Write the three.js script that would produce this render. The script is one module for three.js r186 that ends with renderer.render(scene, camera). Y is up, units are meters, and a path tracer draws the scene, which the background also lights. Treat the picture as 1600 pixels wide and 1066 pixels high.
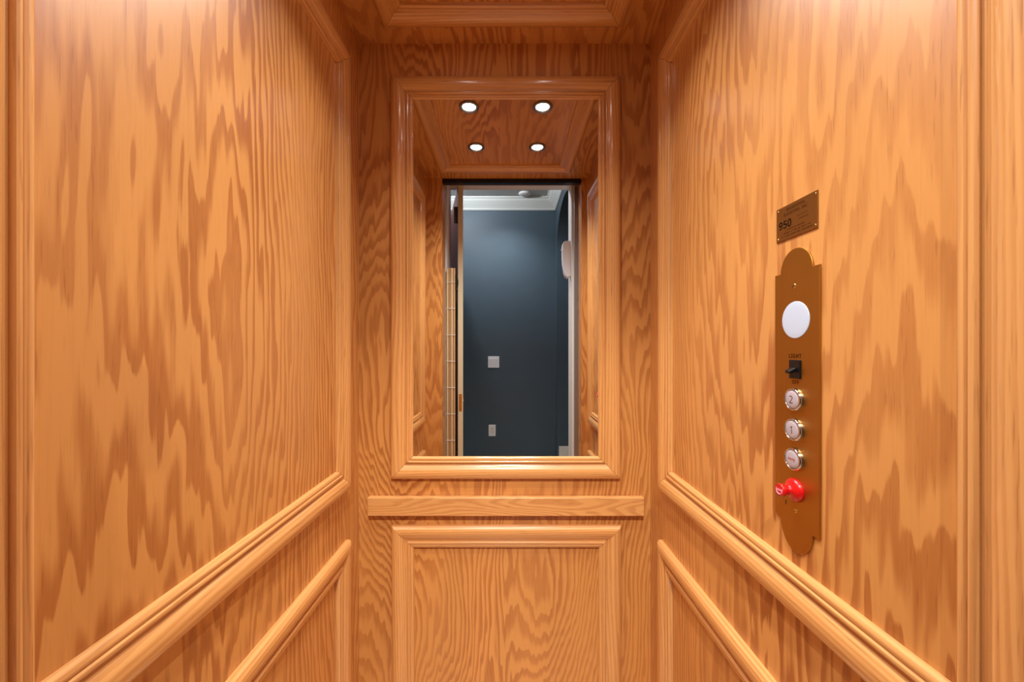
import * as THREE from 'three';
import { ImprovedNoise } from 'three/addons/math/ImprovedNoise.js';
import { RoundedBoxGeometry } from 'three/addons/geometries/RoundedBoxGeometry.js';
import { TextGeometry } from 'three/addons/geometries/TextGeometry.js';
import { FontLoader } from 'three/addons/loaders/FontLoader.js';
import { mergeGeometries, toCreasedNormals } from 'three/addons/utils/BufferGeometryUtils.js';

// ---------------------------------------------------------------- camera, lights, exposure
const scene = new THREE.Scene();
scene.background = new THREE.Color(0x000000);
const EYE = 1.35;                       // height of the lens above the floor
const FOCAL = 605;                      // pixels
const camera = new THREE.PerspectiveCamera(2 * Math.atan(533 / FOCAL) * 180 / Math.PI, 1600 / 1066, 0.01, 60);
camera.position.set(0.014, EYE, 1.33);
camera.lookAt(0.014, EYE, 0);
camera.setViewOffset(1600, 1066, 5, -12, 1600, 1066);
const renderer = new THREE.WebGLRenderer({ antialias: true });
renderer.toneMapping = THREE.LinearToneMapping;
renderer.toneMappingExposure = 0.75;
renderer.shadowMap.enabled = true;
const CAB_LIGHT = 2.75;                  // candela of each cab downlight
const HALL_LIGHT = 6.2;                 // candela of the hall downlight
const EYEBALL_LIGHT = 24;               // candela of the hall eyeball light aimed into the cab
const DOME_LIGHT = 4.4;                 // candela of the hall dome lamp

// ---------------------------------------------------------------- helpers
const H = (dy) => EYE + dy;             // height given relative to the lens
let seed = 7;
function rnd() { seed = (seed * 1664525 + 1013904223) >>> 0; return seed / 4294967296; }
const taken = new Map();
function numbered(name) {
  const n = taken.get(name) ?? 0; taken.set(name, n + 1);
  return n ? `${name}_${String(n).padStart(3, '0')}` : name;
}
function tag(o, label, category, group, kind) {
  o.userData.label = label; o.userData.category = category;
  if (group) o.userData.group = group;
  if (kind) o.userData.kind = kind;
  return o;
}
function mesh(name, geo, mat, parent) {
  const m = new THREE.Mesh(geo, mat); m.name = parent ? name : numbered(name);
  m.castShadow = m.receiveShadow = true;
  (parent || scene).add(m);
  return m;
}
function thing(name, label, category, pos, rot, group, kind) {
  const g = new THREE.Group(); g.name = numbered(name);
  g.position.set(...pos); if (rot) g.rotation.set(...rot);
  scene.add(g); return tag(g, label, category, group, kind);
}
function box(x0, x1, y0, y1, z0, z1) {
  const g = new THREE.BoxGeometry(x1 - x0, y1 - y0, z1 - z0);
  g.translate((x0 + x1) / 2, (y0 + y1) / 2, (z0 + z1) / 2); return g;
}
// a mesh whose origin sits at the middle of its base
function placedBox(name, x0, x1, y0, y1, z0, z1, mat, uvf) {
  const g = box(x0, x1, y0, y1, z0, z1);
  if (uvf) remap(g, uvf);
  g.translate(-(x0 + x1) / 2, -y0, -(z0 + z1) / 2);
  const m = mesh(name, g, mat); m.position.set((x0 + x1) / 2, y0, (z0 + z1) / 2); return m;
}
function remap(g, f) {
  const p = g.attributes.position, uv = new Float32Array(p.count * 2);
  for (let i = 0; i < p.count; i++) { const [u, v] = f(p.getX(i), p.getY(i), p.getZ(i)); uv[2 * i] = u; uv[2 * i + 1] = v; }
  g.setAttribute('uv', new THREE.BufferAttribute(uv, 2)); return g;
}

// ---------------------------------------------------------------- oak veneer
const P = new ImprovedNoise();
const N = (x, y, z) => P.noise(x + 31.7, y + 57.3, z);
const lin = (c) => { c /= 255; return c <= 0.04045 ? c / 12.92 : ((c + 0.055) / 1.055) ** 2.4; };
const enc = (c) => 255 * (c <= 0.0031308 ? 12.92 * c : 1.055 * Math.max(c, 0) ** (1 / 2.4) - 0.055);
const OAK_LIGHT = [213, 150, 80].map(lin), OAK_DARK = [164, 92, 36].map(lin), OAK_PORE = [120, 64, 26].map(lin);
const SOLID = [[222, 163, 96].map(lin), [180, 110, 52].map(lin)];   // the solid oak of mouldings and rail is paler than the veneer
// field(u, v): growth rings across the face in ring counts, u and v in metres, the fibre running along v
function oak(wm, hm, w, h, z, field, contrast = 1, [LIGHT, DARK] = [OAK_LIGHT, OAK_DARK]) {
  const data = new Uint8Array(w * h * 4);
  for (let j = 0; j < h; j++) {
    const v = (j + 0.5) / h * hm;
    for (let i = 0; i < w; i++) {
      const u = (i + 0.5) / w * wm;
      const f = field(u, v) + 0.16 * N(u * 95, v * 7, z + 3.1) + 0.07 * N(u * 260, v * 16, z + 9.4);
      const q = f - Math.floor(f);
      // late wood: crisp on one side, fading into the next ring on the other
      let d = q < 0.1 ? q / 0.1 : q < 0.3 ? 1 : Math.max(0, 1 - (q - 0.3) / 0.42);
      d = d * d * (3 - 2 * d);
      const tone = N(u * 2.2, v * 0.9, z + 20) * 0.10 + N(u * 9, v * 1.6, z + 24) * 0.07;
      const fibre = N(u * 420, v * 9, z + 30) * 0.10;
      const k = N(u * 700, v * 22, z + 40);
      const pore = Math.max(0, k - 0.32) * 2.2 * (0.25 + 0.75 * d);
      const a = Math.min(1, Math.max(0, (d * 0.72 * (0.75 + 0.6 * N(u * 6, v * 1.3, z + 50)) + fibre) * contrast));
      const at = (j * w + i) * 4;
      for (let c = 0; c < 3; c++) {
        let x = LIGHT[c] + (DARK[c] - LIGHT[c]) * a;
        x += (OAK_PORE[c] - x) * Math.min(0.35, pore * 0.6);
        data[at + c] = Math.max(0, Math.min(255, enc(x * (1 + tone))));
      }
      data[at + 3] = 255;
    }
  }
  const t = new THREE.DataTexture(data, w, h, THREE.RGBAFormat);
  t.colorSpace = THREE.SRGBColorSpace; t.magFilter = THREE.LinearFilter; t.minFilter = THREE.LinearMipmapLinearFilter;
  t.generateMipmaps = true; t.wrapS = t.wrapT = THREE.MirroredRepeatWrapping; t.anisotropy = 8; t.needsUpdate = true;
  return t;
}
// rotary cut veneer: contour lines of a long-grained relief
const rotary = (z, n, sx, sy, dense, jag = 1) => (u, v) =>
  n * (N(u * sx, v * sy, z) + 0.34 * N(u * sx * 2.3, v * sy * 1.9, z + 5)) + dense(u, v)
  + jag * (0.55 * N(u * 30, v * 4.2, z + 7) + 0.34 * N(u * 75, v * 8, z + 8));
const plain = (z) => (u, v) => 95 * u + 3.0 * N(u * 9, v * 0.9, z) + 0.6 * N(u * 30, v * 2.4, z + 2);
function wood(map, gloss = {}) {
  return new THREE.MeshPhysicalMaterial({ map, bumpMap: map, bumpScale: 0.0003, roughness: 0.4, clearcoat: 0.7, clearcoatRoughness: 0.26, ...gloss });
}
const CAB_W = 1.0, CAB_D = 1.06, CAB_H = H(1.048);
const matLeft = wood(oak(CAB_D, CAB_H, 1024, 2048, 1.3, rotary(1.3, 8.5, 2.2, 0.66, (u) => 6 * u - 52 * Math.max(0, 0.62 - u) ** 1.5, 1.15), 1.12));
const matRight = wood(oak(CAB_D, CAB_H, 1024, 2048, 60.2, rotary(60.2, 7.5, 2.6, 0.62, (u) => 10 * u - 50 * Math.max(0, 0.6 - u) ** 1.5, 1.15), 1.12));
const matBack = wood(oak(CAB_W, CAB_H, 1024, 2048, 120.9, rotary(120.9, 11, 2.6, 1.0, (u, v) => 26 * Math.abs(u - 0.5) * (v < 1.0 ? 2 - v : 1), 1)));
const matCeil = wood(oak(CAB_W, 1.2, 1024, 1024, 181.4, rotary(181.4, 8, 2.6, 0.9, (u) => 8 * u)));
const matFront = wood(oak(0.4, CAB_H, 512, 2048, 240.7, rotary(240.7, 10, 3.2, 1.1, (u) => 8 * u)));
const STRIP_W = 0.30, STRIP_L = 1.5;
const stripMap = oak(STRIP_W, STRIP_L, 512, 2048, 300.5, plain(300.5), 0.8, SOLID);
const matStrip = wood(stripMap, { roughness: 0.34, clearcoat: 1, clearcoatRoughness: 0.13 });
const railMap = oak(0.12, 1.0, 256, 1024, 360.1, rotary(360.1, 7, 9, 1.5, (u) => 60 * u, 0.8), 1.0, SOLID);
const matRail = wood(railMap);

// ---------------------------------------------------------------- cab shell
const T = 0.03;
tag(placedBox('wall_back', -CAB_W / 2 - T, CAB_W / 2 + T, 0, CAB_H + T, -T, 0, matBack, (x, y) => [(x + 0.5) / CAB_W, y / CAB_H]),
  'oak veneer back wall of the elevator cab behind the mirror', 'wall', null, 'structure');
tag(placedBox('wall_left', -CAB_W / 2 - T, -CAB_W / 2, 0, CAB_H + T, 0, 1.17, matLeft, (x, y, z) => [z / CAB_D, y / CAB_H]),
  'oak veneer left wall of the elevator cab without controls', 'wall', null, 'structure');
tag(placedBox('wall_right', CAB_W / 2, CAB_W / 2 + T, 0, CAB_H + T, 0, 1.17, matRight, (x, y, z) => [z / CAB_D, y / CAB_H]),
  'oak veneer right wall of the elevator cab carrying the brass control plate', 'wall', null, 'structure');
tag(placedBox('ceiling', -CAB_W / 2, CAB_W / 2, CAB_H, CAB_H + T, 0, 1.17, matCeil, (x, y, z) => [(x + 0.5) / CAB_W, z / 1.2]),
  'oak veneer ceiling of the elevator cab with four downlights', 'ceiling', null, 'structure');
const LEFT_EDGE = -0.395, RIGHT_EDGE = 0.46;
tag(placedBox('wall_front_left', -CAB_W / 2, LEFT_EDGE, 0, CAB_H, CAB_D, 1.17, matFront, (x, y, z) => [(x + 0.5 + (z - CAB_D)) / 0.4, y / CAB_H]),
  'wider oak front return left of the doorway, seen in the mirror', 'wall', null, 'structure');
tag(placedBox('wall_front_right', RIGHT_EDGE, CAB_W / 2, 0, CAB_H, CAB_D, 1.17, matFront, (x, y, z) => [(x - 0.25 + (z - CAB_D)) / 0.4, y / CAB_H]),
  'narrow oak front return right of the doorway, seen in the mirror', 'wall', null, 'structure');
const matFloor = new THREE.MeshStandardMaterial({ color: new THREE.Color().setRGB(0.76, 0.53, 0.28), roughness: 0.5 });
tag(placedBox('floor', -CAB_W / 2 - T, CAB_W / 2 + T, -0.03, 0, -T, 1.2, matFloor), 'golden brown floor of the elevator cab', 'floor', null, 'structure');

// ---------------------------------------------------------------- mitred mouldings
const WM = 0.076;
// (distance inwards from the outer edge, height above the wall) in millimetres
const PROFILE = [[0, 0], [0, 10], [1, 13], [3.5, 16.5], [8, 19.3], [15, 21], [23, 21.3], [31, 20], [37, 17.6], [42, 14], [45, 11.2], [47.5, 9.4], [50.5, 8.6], [53, 9.2],
  [53.6, 12.6], [55, 14.2], [57.5, 15], [60, 14.4], [61.6, 12.6], [62, 10.6], [63, 10.2], [64, 11.4], [67, 12.2], [71, 11.6], [74, 9.6], [76, 6.5], [76, 0]].map(([a, b]) => [a / 1000, b / 1000]);
const arc = [0]; for (let i = 1; i < PROFILE.length; i++) arc.push(arc[i - 1] + Math.hypot(PROFILE[i][0] - PROFILE[i - 1][0], PROFILE[i][1] - PROFILE[i - 1][1]));
// strip along +x of outer length L, inside towards +y, standing out towards +z, both ends mitred
function strip(L) {
  const gap = 0.0006, pos = [], uv = [], idx = [], n = PROFILE.length;
  const u0 = 0.01 + rnd() * (STRIP_W - 0.14), v0 = rnd() * 0.1, flip = rnd() < 0.5 ? -1 : 1;
  for (let e = 0; e < 2; e++) for (let i = 0; i < n; i++) {
    const [u, t] = PROFILE[i], s = e ? L - u - gap : u + gap;
    pos.push(s - L / 2, u, t); uv.push((u0 + arc[i]) / STRIP_W, (flip > 0 ? v0 + s : STRIP_L - v0 - s) / STRIP_L);
  }
  for (let i = 0; i < n - 1; i++) idx.push(i, n + i, n + i + 1, i, n + i + 1, i + 1);
  const tri = THREE.ShapeUtils.triangulateShape(PROFILE.map(([a, b]) => new THREE.Vector2(a, b)), []);
  for (const [a, b, c] of tri) { idx.push(a, c, b); idx.push(n + a, n + b, n + c); }
  const g = new THREE.BufferGeometry();
  g.setAttribute('position', new THREE.Float32BufferAttribute(pos, 3));
  g.setAttribute('uv', new THREE.Float32BufferAttribute(uv, 2)); g.setIndex(idx);
  const out = toCreasedNormals(g.toNonIndexed(), 0.7);
  return out;
}
// four mitred strips round a w x h rectangle; the group's origin is the middle of the lower edge, +z leaves the wall
function frame(g, w, h, sides = ['bottom', 'right', 'top', 'left'], name = 'moulding_strip') {
  for (const s of sides) {
    const geo = strip(s === 'bottom' || s === 'top' ? w : h);
    if (s === 'right') { geo.rotateZ(Math.PI / 2); geo.translate(w / 2, h / 2, 0); }
    if (s === 'top') { geo.rotateZ(Math.PI); geo.translate(0, h, 0); }
    if (s === 'left') { geo.rotateZ(-Math.PI / 2); geo.translate(-w / 2, h / 2, 0); }
    mesh(name, geo, matStrip, g);
  }
  return g;
}
const RL = [0, Math.PI / 2, 0], RR = [0, -Math.PI / 2, 0];
const UP0 = -0.442, UP1 = 0.926, LOW1 = -0.604, LOW0 = -EYE + 0.10, SZ0 = 0.105, SZ1 = 0.992;
let trimCount = 0;
const trim = (label, pos, rot) => thing(`trim_${++trimCount}`, label, 'moulding', pos, rot, null, 'structure');
const SC = (SZ0 + SZ1) / 2, SW = SZ1 - SZ0;
frame(trim('tall oak moulding frame on the upper left wall', [-0.5, H(UP0), SC], RL), SW, UP1 - UP0);
frame(trim('tall oak moulding frame on the upper right wall around the control plate', [0.5, H(UP0), SC], RR), SW, UP1 - UP0);
frame(trim('low oak moulding frame on the left wall', [-0.5, H(LOW0), SC], RL), SW, LOW1 - LOW0);
frame(trim('low oak moulding frame on the right wall', [0.5, H(LOW0), SC], RR), SW, LOW1 - LOW0);
frame(trim('low oak moulding frame on the back wall under the handrail', [0.006, H(LOW0), 0], null), 0.782, LOW1 - LOW0);
{ // round the ceiling panel
  const g = trim('oak moulding frame round the ceiling panel with the downlights', [-0.006, CAB_H, 0.085], [Math.PI / 2, 0, 0]);
  frame(g, 0.768, 0.872);
}

// ---------------------------------------------------------------- mirror
{
  const y0 = -0.444, y1 = 0.928, w = 0.784;
  const g = thing('wall_mirror', 'tall mirror in a thick oak moulding frame on the back wall', 'mirror', [0.003, H(y0), 0]);
  const glass = mesh('mirror_glass', box(-w / 2 + 0.06, w / 2 - 0.06, 0.06, y1 - y0 - 0.06, 0.001, 0.006),
    new THREE.MeshPhysicalMaterial({ color: new THREE.Color().setRGB(0.90, 0.92, 0.91), metalness: 1, roughness: 0.012 }), g);
  glass.userData.label = 'silvered glass';
  frame(g, w, y1 - y0, undefined, 'frame_strip');
}
// ---------------------------------------------------------------- handrail
{
  const g = thing('handrail', 'flat oak handrail board across the back wall under the mirror', 'handrail', [0.004, H(-0.565), 0]);
  const b = new RoundedBoxGeometry(0.934, 0.062, 0.022, 3, 0.0022); b.translate(0, 0.031, 0.014);
  remap(b, (x, y, z) => [(y + z + 0.005) / 0.12, (x + 0.467) / 0.934]);
  mesh('rail_board', b, matRail, g);
  mesh('backing_cleat', box(-0.44, 0.44, 0.012, 0.05, 0, 0.0035), matRail, g);
}

// ---------------------------------------------------------------- brass and controls
const mm = 0.001;
function canvasTexture(w, h, draw) {
  const c = document.createElement('canvas'); c.width = w; c.height = h;
  draw(c.getContext('2d'), w, h);
  const t = new THREE.CanvasTexture(c); t.colorSpace = THREE.SRGBColorSpace; t.anisotropy = 8; return t;
}
const BRASS = '#b8873c';
const brassRough = (() => { // brushed along the plate
  const w = 256, h = 256, d = new Uint8Array(w * h * 4);
  for (let j = 0; j < h; j++) for (let i = 0; i < w; i++) {
    const v = 128 + 70 * N(i * 0.9, j * 0.02, 400) + 40 * N(i * 0.03, j * 0.03, 410);
    d.set([v, v, v, 255], (j * w + i) * 4);
  }
  const t = new THREE.DataTexture(d, w, h, THREE.RGBAFormat); t.magFilter = THREE.LinearFilter; t.wrapS = t.wrapT = THREE.MirroredRepeatWrapping; t.needsUpdate = true; return t;
})();
const matBrass = new THREE.MeshStandardMaterial({ color: 0xc79a4e, metalness: 1, roughness: 0.25 });
const matScrew = new THREE.MeshStandardMaterial({ color: 0xe8c878, metalness: 1, roughness: 0.18 });
const matChrome = new THREE.MeshStandardMaterial({ color: 0xd9d9dc, metalness: 1, roughness: 0.12 });
const matNickel = new THREE.MeshStandardMaterial({ color: 0x8b8d92, metalness: 1, roughness: 0.3 });
const matBlack = new THREE.MeshStandardMaterial({ color: 0x0d0d0f, roughness: 0.35 });
const matSlot = new THREE.MeshStandardMaterial({ color: 0x241708, roughness: 0.6 });
const font = await new FontLoader().loadAsync('fonts/droid/droid_sans_bold.typeface.json');
const fontThin = await new FontLoader().loadAsync('fonts/droid/droid_sans_regular.typeface.json');
function screw(parent, x, y, z, r) {
  const prof = [[0, 0.0013], [r * 0.5, 0.00115], [r * 0.85, 0.0007], [r, 0.0001], [r, -0.0008]].map(([a, b]) => new THREE.Vector2(a, b));
  const g = new THREE.LatheGeometry(prof.reverse(), 20); g.rotateX(Math.PI / 2); g.translate(x, y, z);
  const s = mesh('screw', g, matScrew, parent);
  const sl = new THREE.BoxGeometry(r * 1.5, r * 0.28, 0.0004); sl.rotateZ(0.7); sl.translate(x, y, z + 0.00125);
  mesh('slot', sl, matSlot, s);
  return s;
}
{ // control plate: local x runs to the doorway, y up, z out of the wall; origin at the plate's lowest point
  const bottom = -0.3416;
  const g = thing('control_panel', 'tall brass elevator control plate with rounded ends on the right wall', 'control panel', [0.5, H(bottom), 0.678], RR);
  const top = 0.169 - bottom, s0 = -0.297 - bottom, s1 = 0.131 - bottom, hw = 0.0495, r = 0.0355;
  const sh = new THREE.Shape();
  sh.moveTo(-hw, s0); sh.lineTo(-r, s0);
  const ell = (cy, ry, a0, a1) => { for (let i = 0; i <= 28; i++) { const a = a0 + (a1 - a0) * i / 28; sh.lineTo(r * Math.cos(a), cy + ry * Math.sin(a)); } };
  ell(s0, s0, Math.PI, 2 * Math.PI);
  sh.lineTo(hw, s0); sh.lineTo(hw, s1); sh.lineTo(r, s1);
  ell(s1, top - s1, 0, Math.PI);
  sh.lineTo(-hw, s1); sh.closePath();
  const plate = new THREE.ExtrudeGeometry(sh, { depth: 0.0016, bevelEnabled: true, bevelSize: 0.0008, bevelThickness: 0.0008, bevelSegments: 2, curveSegments: 12 });
  plate.translate(0, 0, 0.0008);
  remap(plate, (x, y) => [(x + 0.051) / 0.102, y / top]);
  const map = canvasTexture(408, 2044, (c, w, h) => {
    c.fillStyle = BRASS; c.fillRect(0, 0, w, h);
    for (let i = 0; i < w; i++) { const v = rnd(); c.fillStyle = v < 0.5 ? `rgba(90,58,16,${0.10 * v})` : `rgba(255,225,150,${0.10 * (v - 0.5)})`; c.fillRect(i, 0, 1, h); }
    const Y = (dy) => h * (1 - (dy - bottom) / top);
    c.fillStyle = '#3c2408'; c.textAlign = 'center'; c.textBaseline = 'middle';
    c.font = 'bold 40px sans-serif'; c.fillText('LIGHT', w / 2 - 6, Y(-0.0125));
    c.font = 'bold 36px sans-serif'; c.fillText('OFF', w / 2, Y(-0.0565));
  });
  mesh('plate', plate, new THREE.MeshStandardMaterial({ map, metalness: 1, roughness: 0.42, roughnessMap: null }), g).userData.label = 'brushed brass plate';
  const F = 0.0032, Y = (dy) => dy - bottom;
  screw(g, -0.003, Y(0.106), F, 0.0042);
  screw(g, 0.0, Y(-0.273), F, 0.0036);
  // key slot beside the lower screw
  mesh('key_slot', box(-0.0235, -0.0215, Y(-0.271), Y(-0.263), F - 0.0006, F + 0.0002), matSlot, g);
  // round white lens
  const lens = new THREE.LatheGeometry([[0.0312, 0], [0.0312, 0.0006], [0.0303, 0.0013], [0.02, 0.0017], [0, 0.0019]].map((p) => new THREE.Vector2(...p)), 48);
  lens.rotateX(Math.PI / 2); lens.translate(0, Y(0.0485), F - 0.0002);
  mesh('round_lens', lens, new THREE.MeshPhysicalMaterial({ color: 0xc2d2e6, roughness: 0.4, clearcoat: 0.4 }), g).userData.label = 'round white lens';
  // toggle switch
  const sw = mesh('toggle_switch', (() => { const b = new RoundedBoxGeometry(0.0245, 0.0315, 0.003, 2, 0.0008); b.translate(0, Y(-0.0347), F + 0.001); return b; })(), matBlack, g);
  const lever = new RoundedBoxGeometry(0.011, 0.0065, 0.014, 2, 0.002); lever.rotateX(0.45); lever.translate(0, Y(-0.037), F + 0.008);
  mesh('lever', lever, matBlack, sw);
  // three buttons
  const rim = new THREE.LatheGeometry([[0.0195, 0], [0.0195, 0.003], [0.0188, 0.0058], [0.0172, 0.0072], [0.0158, 0.0066], [0.0152, 0.004], [0.0152, 0]].map((p) => new THREE.Vector2(...p)), 48);
  rim.rotateX(Math.PI / 2);
  const face = new THREE.LatheGeometry([[0.0153, 0], [0.0153, 0.0052], [0.0146, 0.0064], [0.01, 0.0074], [0, 0.0078]].map((p) => new THREE.Vector2(...p)), 40);
  face.rotateX(Math.PI / 2);
  const matFace = new THREE.MeshPhysicalMaterial({ color: 0xb5adb2, roughness: 0.22, clearcoat: 0.8, clearcoatRoughness: 0.08 });
  const matInk = new THREE.MeshStandardMaterial({ color: 0x4a3a3e, roughness: 0.5 }), matRedInk = new THREE.MeshStandardMaterial({ color: 0xa8504a, roughness: 0.5 });
  [['2', -0.0855], ['1', -0.1363], ['', -0.186]].forEach(([d, dy]) => {
    const b = mesh('button', face, matFace, g); b.position.set(0, Y(dy), F);
    mesh('rim', rim, matChrome, b).userData.label = 'bright metal rim';
    if (d) {
      const tg = new TextGeometry(d, { font: fontThin, size: 0.0125, depth: 0.0006, curveSegments: 6 }); tg.computeBoundingBox();
      tg.translate(-(tg.boundingBox.max.x + tg.boundingBox.min.x) / 2, -0.00625, 0.0072);
      mesh('numeral', tg, matInk, b);
    } else {
      const parts = [-0.0065, -0.0025, 0.0015, 0.0055].map((x, i) => box(x, x + 0.0026, -0.0006 - (i % 2) * 0.001, 0.0022, 0.0070, 0.0079));
      mesh('red_mark', mergeGeometries(parts), matRedInk, b);
    }
  });
  // red pull knob
  const matRed = new THREE.MeshPhysicalMaterial({ color: 0xd00d12, roughness: 0.3, clearcoat: 0.5 });
  const knob = new THREE.LatheGeometry([[0.0192, 0], [0.0195, 0.0015], [0.0188, 0.0045], [0.0165, 0.0075], [0.012, 0.0098], [0.0088, 0.0115], [0.0072, 0.0145], [0.0076, 0.0178], [0.0096, 0.0205], [0.0108, 0.0232], [0.0108, 0.0262], [0.0098, 0.0278], [0.0092, 0.0274], [0, 0.0270]].map((p) => new THREE.Vector2(...p)), 48);
  knob.rotateX(Math.PI / 2); knob.translate(0, Y(-0.238), F);
  const k = mesh('stop_knob', knob, matRed, g); k.userData.label = 'red pull knob';
  const matPink = new THREE.MeshStandardMaterial({ color: 0xf2899a, roughness: 0.5 });
  const a1 = new THREE.TorusGeometry(0.0068, 0.0011, 8, 28, Math.PI * 1.35); a1.rotateZ(2.5); a1.translate(0, Y(-0.238), F + 0.0275);
  const a2 = box(-0.0055, 0.0055, Y(-0.238) - 0.0010, Y(-0.238) + 0.0012, F + 0.0268, F + 0.0282);
  mesh('raised_mark', mergeGeometries([a1.toNonIndexed(), a2.toNonIndexed()]), matPink, k);
}
{ // capacity plate
  const w = 0.093, h = 0.060;
  const g = thing('capacity_plate', 'small engraved brass capacity plate reading 950 above the control plate', 'plate', [0.5, H(0.190), 0.676], RR);
  const map = canvasTexture(930, 600, (c, W, Hh) => {
    c.fillStyle = '#96662e'; c.fillRect(0, 0, W, Hh);
    c.fillStyle = '#4a2a10'; c.textAlign = 'center'; c.textBaseline = 'middle';
    c.font = 'bold 70px sans-serif'; c.fillText('RESIDENTIAL', W * 0.5, 80); c.fillText('ELEVATORS, INC.', W * 0.5, 160);
    c.font = '42px sans-serif'; c.fillText('LB CAPACITY', W * 0.66, 265);
    for (let i = 0; i < 7; i++) c.fillRect(W * 0.58 + i * 30, 318, 20, 16);
    c.fillStyle = '#14100c'; c.font = 'bold 190px sans-serif'; c.fillText('950', W * 0.235, 325);
    c.fillStyle = '#5a3212';
    const rows = [[430, 0.24, 0.70], [480, 0.20, 0.84], [530, 0.14, 0.88]]; // lines of print too small to read
    for (const [y, a, b] of rows) for (let x = W * a; x < W * b;) { const l = 8 + rnd() * 14; c.fillRect(x, y - 12 + rnd() * 3, l, 18 + rnd() * 6); x += l + (rnd() < 0.2 ? 26 : 6); }
  });
  const p = new RoundedBoxGeometry(w, h, 0.0018, 2, 0.0006); p.translate(0, h / 2, 0.0009);
  remap(p, (x, y) => [(x + w / 2) / w, y / h]);
  mesh('plate', p, new THREE.MeshStandardMaterial({ map, metalness: 0.85, roughness: 0.4 }), g).userData.label = 'engraved brass plate';
  for (const [x, y] of [[-1, 0.005], [1, 0.005], [-1, 0.055], [1, 0.055]]) screw(g, x * 0.0425, y, 0.0018, 0.0021);
}

// ---------------------------------------------------------------- downlights in the cab ceiling
const matGlow = new THREE.MeshStandardMaterial({ color: 0xffffff, emissive: 0xfff9f2, emissiveIntensity: 30, roughness: 0.4 });
const trimProfile = [[0.0425, 0], [0.0425, 0.004], [0.041, 0.0075], [0.037, 0.0092], [0.0335, 0.0088], [0.0325, 0.0062], [0.0295, 0.0058], [0.0285, 0.003], [0.026, 0]].map((p) => new THREE.Vector2(...p));
const place = { nb: 'beside the back right corner', pl: 'beside the back left corner', fl: 'near the doorway on the left', fr: 'near the doorway on the right' };
function downlight(x, y, z, label, group, cd, mat, color, angle, tilt = 0) {
  const g = thing('ceiling_downlight', label, 'light', [x, y, z], [Math.PI / 2, 0, 0], group);
  const ring = new THREE.LatheGeometry(trimProfile, 48); ring.rotateX(Math.PI / 2);
  mesh('trim_ring', ring, matNickel, g).userData.label = 'chrome ring';
  const lens = new THREE.LatheGeometry([[0.0268, 0.0001], [0.0262, 0.003], [0.022, 0.0066], [0.012, 0.009], [0, 0.0098]].map((p) => new THREE.Vector2(...p)), 40); lens.rotateX(Math.PI / 2);
  mesh('glowing_lens', lens, mat, g).userData.label = 'glowing white lens';
  const l = new THREE.SpotLight(color, cd, 0, angle, 0.9, 2);
  l.position.set(x, y - 0.005, z); l.target.position.set(x, y - 1, z + tilt); l.castShadow = true; l.shadow.radius = 0.4;
  l.shadow.mapSize.set(1024, 1024); l.shadow.camera.near = 0.004; l.shadow.bias = -0.0005;
  scene.add(l); scene.add(l.target);
}
const TILT = 0.17;                      // the swivel lamps lean towards the doorway
const CABC = 0xfffdfc, ANG = 0.97;
const cg = 'downlights in the cab ceiling';
downlight(-0.158, CAB_H, 0.356, 'recessed cab downlight nearest the mirror, over the left side', cg, CAB_LIGHT, matGlow, CABC, ANG, TILT);
downlight(0.160, CAB_H, 0.356, 'recessed cab downlight nearest the mirror, over the control plate side', cg, CAB_LIGHT, matGlow, CABC, ANG, TILT);
downlight(-0.155, CAB_H, 0.690, 'recessed cab downlight nearest the doorway, over the left side', cg, CAB_LIGHT, matGlow, CABC, ANG, TILT);
downlight(0.162, CAB_H, 0.690, 'recessed cab downlight nearest the doorway, over the control plate side', cg, CAB_LIGHT, matGlow, CABC, ANG, TILT);

// ---------------------------------------------------------------- doorway, seen in the mirror
tag(placedBox('gate_track', LEFT_EDGE + 0.001, RIGHT_EDGE - 0.001, H(1.0235), CAB_H - 0.0005, 1.066, 1.106, matBlack), 'black gate track across the top of the cab opening', 'track');
const matPaint = new THREE.MeshStandardMaterial({ color: 0xd8d2c4, roughness: 0.5 });
const matWhite = new THREE.MeshStandardMaterial({ color: 0xe4e4e2, roughness: 0.45 });
const matAlu = new THREE.MeshStandardMaterial({ color: 0x9a9ea6, metalness: 0.9, roughness: 0.38 });
tag(placedBox('metal_post', 0.437, 0.466, 0.002, H(1.05), 1.173, 1.2, matAlu), 'grey metal post beside the right door jamb', 'post');
const slate = (() => { // painted wall: faint roller mottling only
  const w = 512, h = 512, d = new Uint8Array(w * h * 4);
  for (let j = 0; j < h; j++) for (let i = 0; i < w; i++) {
    const k = 1 + 0.03 * N(i * 0.02, j * 0.02, 500) + 0.03 * N(i * 0.4, j * 0.4, 510);
    d.set([62 * k, 78 * k, 87 * k, 255], (j * w + i) * 4);
  }
  const t = new THREE.DataTexture(d, w, h, THREE.RGBAFormat); t.colorSpace = THREE.SRGBColorSpace; t.magFilter = THREE.LinearFilter; t.wrapS = t.wrapT = THREE.MirroredRepeatWrapping; t.needsUpdate = true; return t;
})();
const matSlate = new THREE.MeshStandardMaterial({ map: slate, roughness: 0.55 });
const HALL_C = H(1.495), FAR = 2.57, SIDE = 0.485, JAMB0 = 1.215, JAMB1 = 1.38, HEAD = H(1.107), JL = -0.39, JR = 0.43, HALL_L = -1.7, HALL_R = 1.6;
const wallUv = (x, y, z) => [(x + z) / 1.3, y / 1.3];
tag(placedBox('wall_hall_front_left', HALL_L, JL - 0.02, 0, HALL_C, JAMB0, JAMB1, matSlate, wallUv), 'slate painted landing wall left of the doorway', 'wall', null, 'structure');
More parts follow.
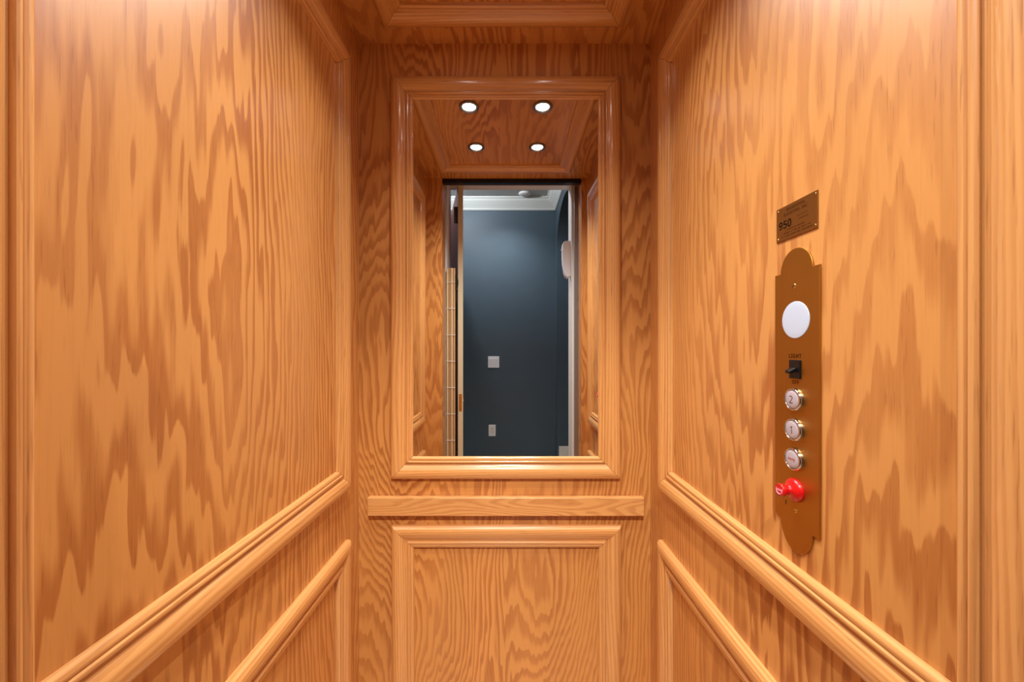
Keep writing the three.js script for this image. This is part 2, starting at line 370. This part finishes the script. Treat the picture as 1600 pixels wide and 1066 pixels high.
tag(placedBox('wall_hall_front_right', JR + 0.02, HALL_R, 0, HALL_C, JAMB0, JAMB1, matSlate, wallUv), 'slate painted landing wall right of the doorway', 'wall', null, 'structure');
tag(placedBox('wall_hall_front_top', JL - 0.02, JR + 0.02, HEAD + 0.02, HALL_C, JAMB0, JAMB1, matSlate, wallUv), 'slate painted landing wall over the doorway', 'wall', null, 'structure');
{
  const g = trim('cream painted door lining round the landing doorway', [0.02, 0, (JAMB0 + JAMB1) / 2], null);
  const d = (JAMB1 - JAMB0) / 2 + 0.003, c = -0.02;
  mesh('jamb', box(JL - 0.02 + c, JL + c, 0.001, HEAD, -d, d), matWhite, g);
  mesh('jamb', box(JR + c, JR + 0.02 + c, 0.001, HEAD, -d, d), matWhite, g);
  mesh('head', box(JL - 0.02 + c, JR + 0.02 + c, HEAD, HEAD + 0.02, -d, d), matWhite, g);
  mesh('door_stop', box(JR - 0.006 + c, JR + c, 0.001, HEAD, -d, -d + 0.035), matPaint, g);
}
tag(placedBox('wall_hall_far', HALL_L, SIDE + 0.2, 0, HALL_C, FAR, FAR + 0.12, matSlate, wallUv), 'slate painted landing wall with the switches, seen in the mirror', 'wall', null, 'structure');
tag(placedBox('wall_hall_left', HALL_L - 0.1, HALL_L, 0, HALL_C, JAMB1, FAR, matSlate, wallUv), 'slate painted landing wall at the far left end', 'wall', null, 'structure');
tag(placedBox('wall_hall_right', HALL_R, HALL_R + 0.1, 0, HALL_C, JAMB1, FAR, matSlate, wallUv), 'slate painted wall beyond the landing arch', 'wall', null, 'structure');
tag(placedBox('wall_hall_end', SIDE + 0.2, HALL_R, 0, HALL_C, FAR, FAR + 0.12, matSlate, wallUv), 'slate painted wall behind the landing arch', 'wall', null, 'structure');
{ // side wall with the arch: shape drawn in (z, height), pushed out along +x
  const z0 = JAMB1, z1 = FAR, a0 = 1.50, a1 = 2.48, cz = (a0 + a1) / 2, hw = (a1 - a0) / 2, spring = H(0.99), rise = 0.31;
  const s = new THREE.Shape();
  s.moveTo(z0, 0); s.lineTo(a0, 0); s.lineTo(a0, spring);
  for (let i = 1; i <= 36; i++) { const a = Math.PI - Math.PI * i / 36; s.lineTo(cz + hw * Math.cos(a), spring + rise * Math.sin(a)); }
  s.lineTo(a1, 0); s.lineTo(z1, 0); s.lineTo(z1, HALL_C); s.lineTo(z0, HALL_C); s.closePath();
  const geo = new THREE.ExtrudeGeometry(s, { depth: 0.18, bevelEnabled: false, curveSegments: 8 });
  // (z, y, out) -> world (SIDE + out, y, z)
  const p = geo.attributes.position; for (let i = 0; i < p.count; i++) { const z = p.getX(i), y = p.getY(i), o = p.getZ(i); p.setXYZ(i, o, y, z - cz); }
  const ix = geo.index; if (ix) for (let i = 0; i < ix.count; i += 3) { const t = ix.getX(i); ix.setX(i, ix.getX(i + 1)); ix.setX(i + 1, t); }
  geo.computeVertexNormals(); remap(geo, wallUv);
  const m = mesh('wall_hall_arch', toCreasedNormals(geo.index ? geo.toNonIndexed() : geo, 0.5), matSlate); m.position.set(SIDE, 0, cz);
  m.material = new THREE.MeshStandardMaterial({ map: slate, roughness: 0.55, side: THREE.DoubleSide });
  tag(m, 'slate painted landing side wall with an arched opening', 'wall', null, 'structure');
  // plinth at the foot of the arch
  tag(placedBox('baseboard_arch', SIDE + 0.02, SIDE + 0.175, 0.001, H(-0.957), a1 - 0.016, a1 - 0.0005, matPaint), 'cream baseboard at the foot of the arch', 'baseboard', null, 'structure');
}
const matHallFloor = new THREE.MeshStandardMaterial({ color: new THREE.Color().setRGB(0.60, 0.55, 0.48), roughness: 0.4 });
tag(placedBox('floor_hall', HALL_L - 0.1, HALL_R + 0.1, -0.03, 0, 1.2, FAR + 0.12, matHallFloor), 'beige floor of the landing', 'floor', null, 'structure');
const matCeilWhite = new THREE.MeshStandardMaterial({ color: 0xb4b8b4, roughness: 0.7 });
tag(placedBox('ceiling_hall', HALL_L - 0.1, HALL_R + 0.1, HALL_C, HALL_C + 0.05, 1.2, FAR + 0.12, matCeilWhite), 'white ceiling of the landing', 'ceiling', null, 'structure');
{ // crown moulding: down the wall 0.11, out 0.09
  const prof = [[0, 0], [0.095, 0], [0.095, -0.012], [0.084, -0.018], [0.074, -0.034], [0.05, -0.058], [0.03, -0.078], [0.022, -0.088], [0.018, -0.09], [0.018, -0.100], [0.008, -0.109], [0, -0.109]];
  const run = (L, mitre) => {
    const pos = [], idx = [], n = prof.length;
    for (let e = 0; e < 2; e++) for (const [o, d] of prof) pos.push(e ? L - (mitre ? o : 0) : 0, d, o);
    for (let i = 0; i < n; i++) { const j = (i + 1) % n; idx.push(i, n + j, n + i, i, j, n + j); }
    const g = new THREE.BufferGeometry(); g.setAttribute('position', new THREE.Float32BufferAttribute(pos, 3)); g.setIndex(idx);
    return toCreasedNormals(g.toNonIndexed(), 0.5);
  };
  const m = new THREE.MeshStandardMaterial({ color: 0xc4c7c0, roughness: 0.5, side: THREE.DoubleSide });
  const g = trim('white crown moulding round the landing ceiling', [SIDE, HALL_C, FAR], null);
  const a = run(SIDE - HALL_L, true); a.rotateY(Math.PI); // now runs -x, out towards -z
  const p = a.attributes.position; for (let i = 0; i < p.count; i++) p.setX(i, -(p.getX(i) + (SIDE - HALL_L)) ); 
  a.computeVertexNormals();
  mesh('crown_length', a, m, g);
  const b = run(FAR - JAMB1, true); // along x -> map to z
  const q = b.attributes.position; for (let i = 0; i < q.count; i++) { const s = q.getX(i), y = q.getY(i), o = q.getZ(i); q.setXYZ(i, -o, y, -(FAR - JAMB1) + s); }
  b.computeVertexNormals();
  mesh('crown_length', b, m, g);
}
// smoke detector
{
  const g = thing('smoke_detector', 'round white detector on the landing ceiling, seen in the mirror', 'detector', [0.165, HALL_C, 2.40], [Math.PI, 0, 0]);
  mesh('base', new THREE.LatheGeometry([[0, 0], [0.058, 0], [0.058, 0.008], [0.054, 0.01]].map((p) => new THREE.Vector2(...p)), 40), matWhite, g);
  mesh('dome', new THREE.LatheGeometry([[0.054, 0.01], [0.052, 0.013], [0.044, 0.018], [0.02, 0.021], [0, 0.021]].map((p) => new THREE.Vector2(...p)), 40), matWhite, g);
}
// switch plate and outlet plate
{
  const g = thing('switch_plate', 'white double rocker switch plate on the slate wall', 'switch', [-0.138, H(-0.191), FAR], [0, Math.PI, 0]);
  const b = new RoundedBoxGeometry(0.112, 0.114, 0.006, 2, 0.002); b.translate(0, 0.057, 0.003); mesh('plate', b, matWhite, g);
  for (const x of [-0.023, 0.023]) { const r = new RoundedBoxGeometry(0.033, 0.066, 0.006, 2, 0.0015); r.rotateX(0.06); r.translate(x, 0.057, 0.0062); mesh('rocker', r, matWhite, g); }
  const o = thing('outlet_plate', 'white single outlet plate low on the slate wall', 'outlet', [-0.153, H(-0.877), FAR], [0, Math.PI, 0]);
  const c = new RoundedBoxGeometry(0.07, 0.114, 0.006, 2, 0.002); c.translate(0, 0.057, 0.003); mesh('plate', c, matWhite, o);
  const d = new RoundedBoxGeometry(0.034, 0.067, 0.004, 2, 0.001); d.translate(0, 0.057, 0.006); mesh('socket', d, matPaint, o);
}
// white box high on the right jamb: outline in (x, y), pushed along z
{
  const g = thing('jamb_box', 'white rounded plastic box mounted high on the right door jamb', 'door hardware', [JR, H(0.478), 1.285]);
  const s = new THREE.Shape(); // 0 at the jamb, -x into the opening
  s.moveTo(-0.006, 0.008); s.lineTo(-0.022, 0.0); s.quadraticCurveTo(-0.036, 0.0, -0.042, 0.03); s.lineTo(-0.052, 0.09); s.lineTo(-0.054, 0.13); s.lineTo(-0.054, 0.205);
  s.quadraticCurveTo(-0.054, 0.232, -0.036, 0.235); s.lineTo(-0.006, 0.237); s.closePath();
  const e = new THREE.ExtrudeGeometry(s, { depth: 0.05, bevelEnabled: true, bevelSize: 0.004, bevelThickness: 0.005, bevelSegments: 3 }); e.translate(0, 0, -0.025);
  mesh('cover', e, new THREE.MeshStandardMaterial({ color: 0xd4d8e0, roughness: 0.4 }), g);
  mesh('back_plate', box(-0.006, 0, 0.02, 0.225, -0.02, 0.02), matBlack, g);
  const kn = new THREE.SphereGeometry(0.006, 16, 10); kn.translate(-0.066, 0.185, 0.0); mesh('button', kn, matChrome, g);
}
// open landing door
{
  const a = 13 * Math.PI / 180, th = 0.034, L = 0.80, hgt = H(1.098) - 0.012;
  const g = thing('landing_door', 'brown landing door standing open beyond the left jamb, seen in the mirror', 'door', [-0.327, 0.012, 1.28], [0, -a, 0]);
  // local: leaf runs along +z, thickness towards +x
  const matDoor = new THREE.MeshStandardMaterial({ map: stripMap, color: 0x8a4a30, roughness: 0.45 });
  const leaf = box(0, th, 0, hgt, 0.002, L); remap(leaf, (x, y, z) => [z / 0.9, y / 1.5]);
  mesh('leaf', leaf, matDoor, g);
  mesh('edge_strip', box(0, th, 0, hgt, 0, 0.002), new THREE.MeshStandardMaterial({ color: 0xcdbf9c, roughness: 0.5 }), g).userData.label = 'pale unfinished edge';
  for (const dy of [0.90, 0.44, 0.25, -0.385, -0.63]) {
    const hg = mesh('hinge', box(-0.026, -0.0005, H(dy) - 0.012 - 0.055, H(dy) - 0.012 + 0.055, 0.012, 0.018), matBlack, g);
    const kn = new THREE.CylinderGeometry(0.006, 0.006, 0.11, 12); kn.translate(-0.006, H(dy) - 0.012, 0.012); mesh('knuckle', kn, matBlack, hg);
  }
  const lp = mesh('edge_plate', box(0.006, 0.026, H(-0.42) - 0.012, H(-0.305) - 0.012, -0.0015, 0), matBrass, g);
  const sc = new THREE.SphereGeometry(0.003, 10, 8); sc.translate(0.016, H(-0.33), -0.002); mesh('screw', sc, matScrew, lp);
  const sc2 = new THREE.SphereGeometry(0.003, 10, 8); sc2.translate(0.016, H(-0.425), -0.002); mesh('screw', sc2, matScrew, lp);
  const bolt = new THREE.SphereGeometry(0.0055, 12, 8); bolt.translate(th + 0.003, H(-0.36), 0.006); mesh('stop_button', bolt, matScrew, g);
}
// folded accordion gate
{
  const top = H(0.529), g = thing('accordion_gate', 'folded tan accordion gate stacked against the left side of the doorway', 'gate', [-0.362, 0, 1.192]);
  const tan = [0xc9a878, 0xbd9a68, 0xd0b184].map((c) => new THREE.MeshStandardMaterial({ color: c, roughness: 0.5 }));
  const n = 4, w = 0.0145;
  for (let i = 0; i < n; i++) {
    const s = new RoundedBoxGeometry(w - 0.0022, top - 0.012, 0.006, 2, 0.0018);
    s.rotateY((i % 2 ? 1 : -1) * 0.5); s.translate(-0.0285 + w * (i + 0.5), (top - 0.012) / 2 + 0.006, (i % 2 ? 0.002 : -0.002));
    mesh('gate_slat', s, tan[i % 3], g);
  }
  for (let k = 0; k < 10; k++) {
    const y = top - 0.099 - k * 0.1705; if (y < 0.02) break;
    const r = new THREE.CylinderGeometry(0.0017, 0.0017, n * w, 8); r.rotateZ(Math.PI / 2); r.translate(0.0005, y, -0.0062);
    mesh('hinge_pin', r, matWhite, g);
  }
  const hd = new THREE.CylinderGeometry(0.05, 0.05, 0.012, 24, 1, false, 0, Math.PI); hd.rotateX(Math.PI / 2); hd.scale(0.36, 1, 1); hd.translate(0.031, top - 0.10, 0);
  mesh('pull', hd, matBlack, g).userData.label = 'black pull';
}
// hall lamps
const matHallGlow = new THREE.MeshStandardMaterial({ color: 0xffffff, emissive: 0xf2f6ff, emissiveIntensity: 4, roughness: 0.4 });
downlight(-0.02, HALL_C, 2.1, 'recessed downlight in the landing ceiling before the doorway', null, HALL_LIGHT, matHallGlow, 0xeaf2ff, 1.1);
downlight(0.03, HALL_C, 2.0, 'recessed eyeball downlight in the landing ceiling aimed into the cab', null, EYEBALL_LIGHT, matHallGlow, 0xfff4ea, 0.34, -0.86);
{ // flush dome lamp
  const x = -0.5, z = 1.78;
  const g = thing('ceiling_lamp', 'round flush dome lamp on the landing ceiling', 'lamp', [x, HALL_C, z], [Math.PI, 0, 0]);
  mesh('base', new THREE.LatheGeometry([[0, 0], [0.15, 0], [0.15, 0.02], [0.14, 0.024]].map((p) => new THREE.Vector2(...p)), 40), matNickel, g);
  mesh('glowing_shade', new THREE.LatheGeometry([[0.14, 0.022], [0.132, 0.05], [0.10, 0.078], [0.05, 0.094], [0, 0.098]].map((p) => new THREE.Vector2(...p)), 40), matHallGlow, g);
  const l = new THREE.PointLight(0xf0f4ff, DOME_LIGHT, 0, 2); l.position.set(x, HALL_C - 0.06, z); l.castShadow = true; l.shadow.radius = 1.5; l.shadow.camera.near = 0.01;
  scene.add(l);
}

renderer.render(scene, camera);
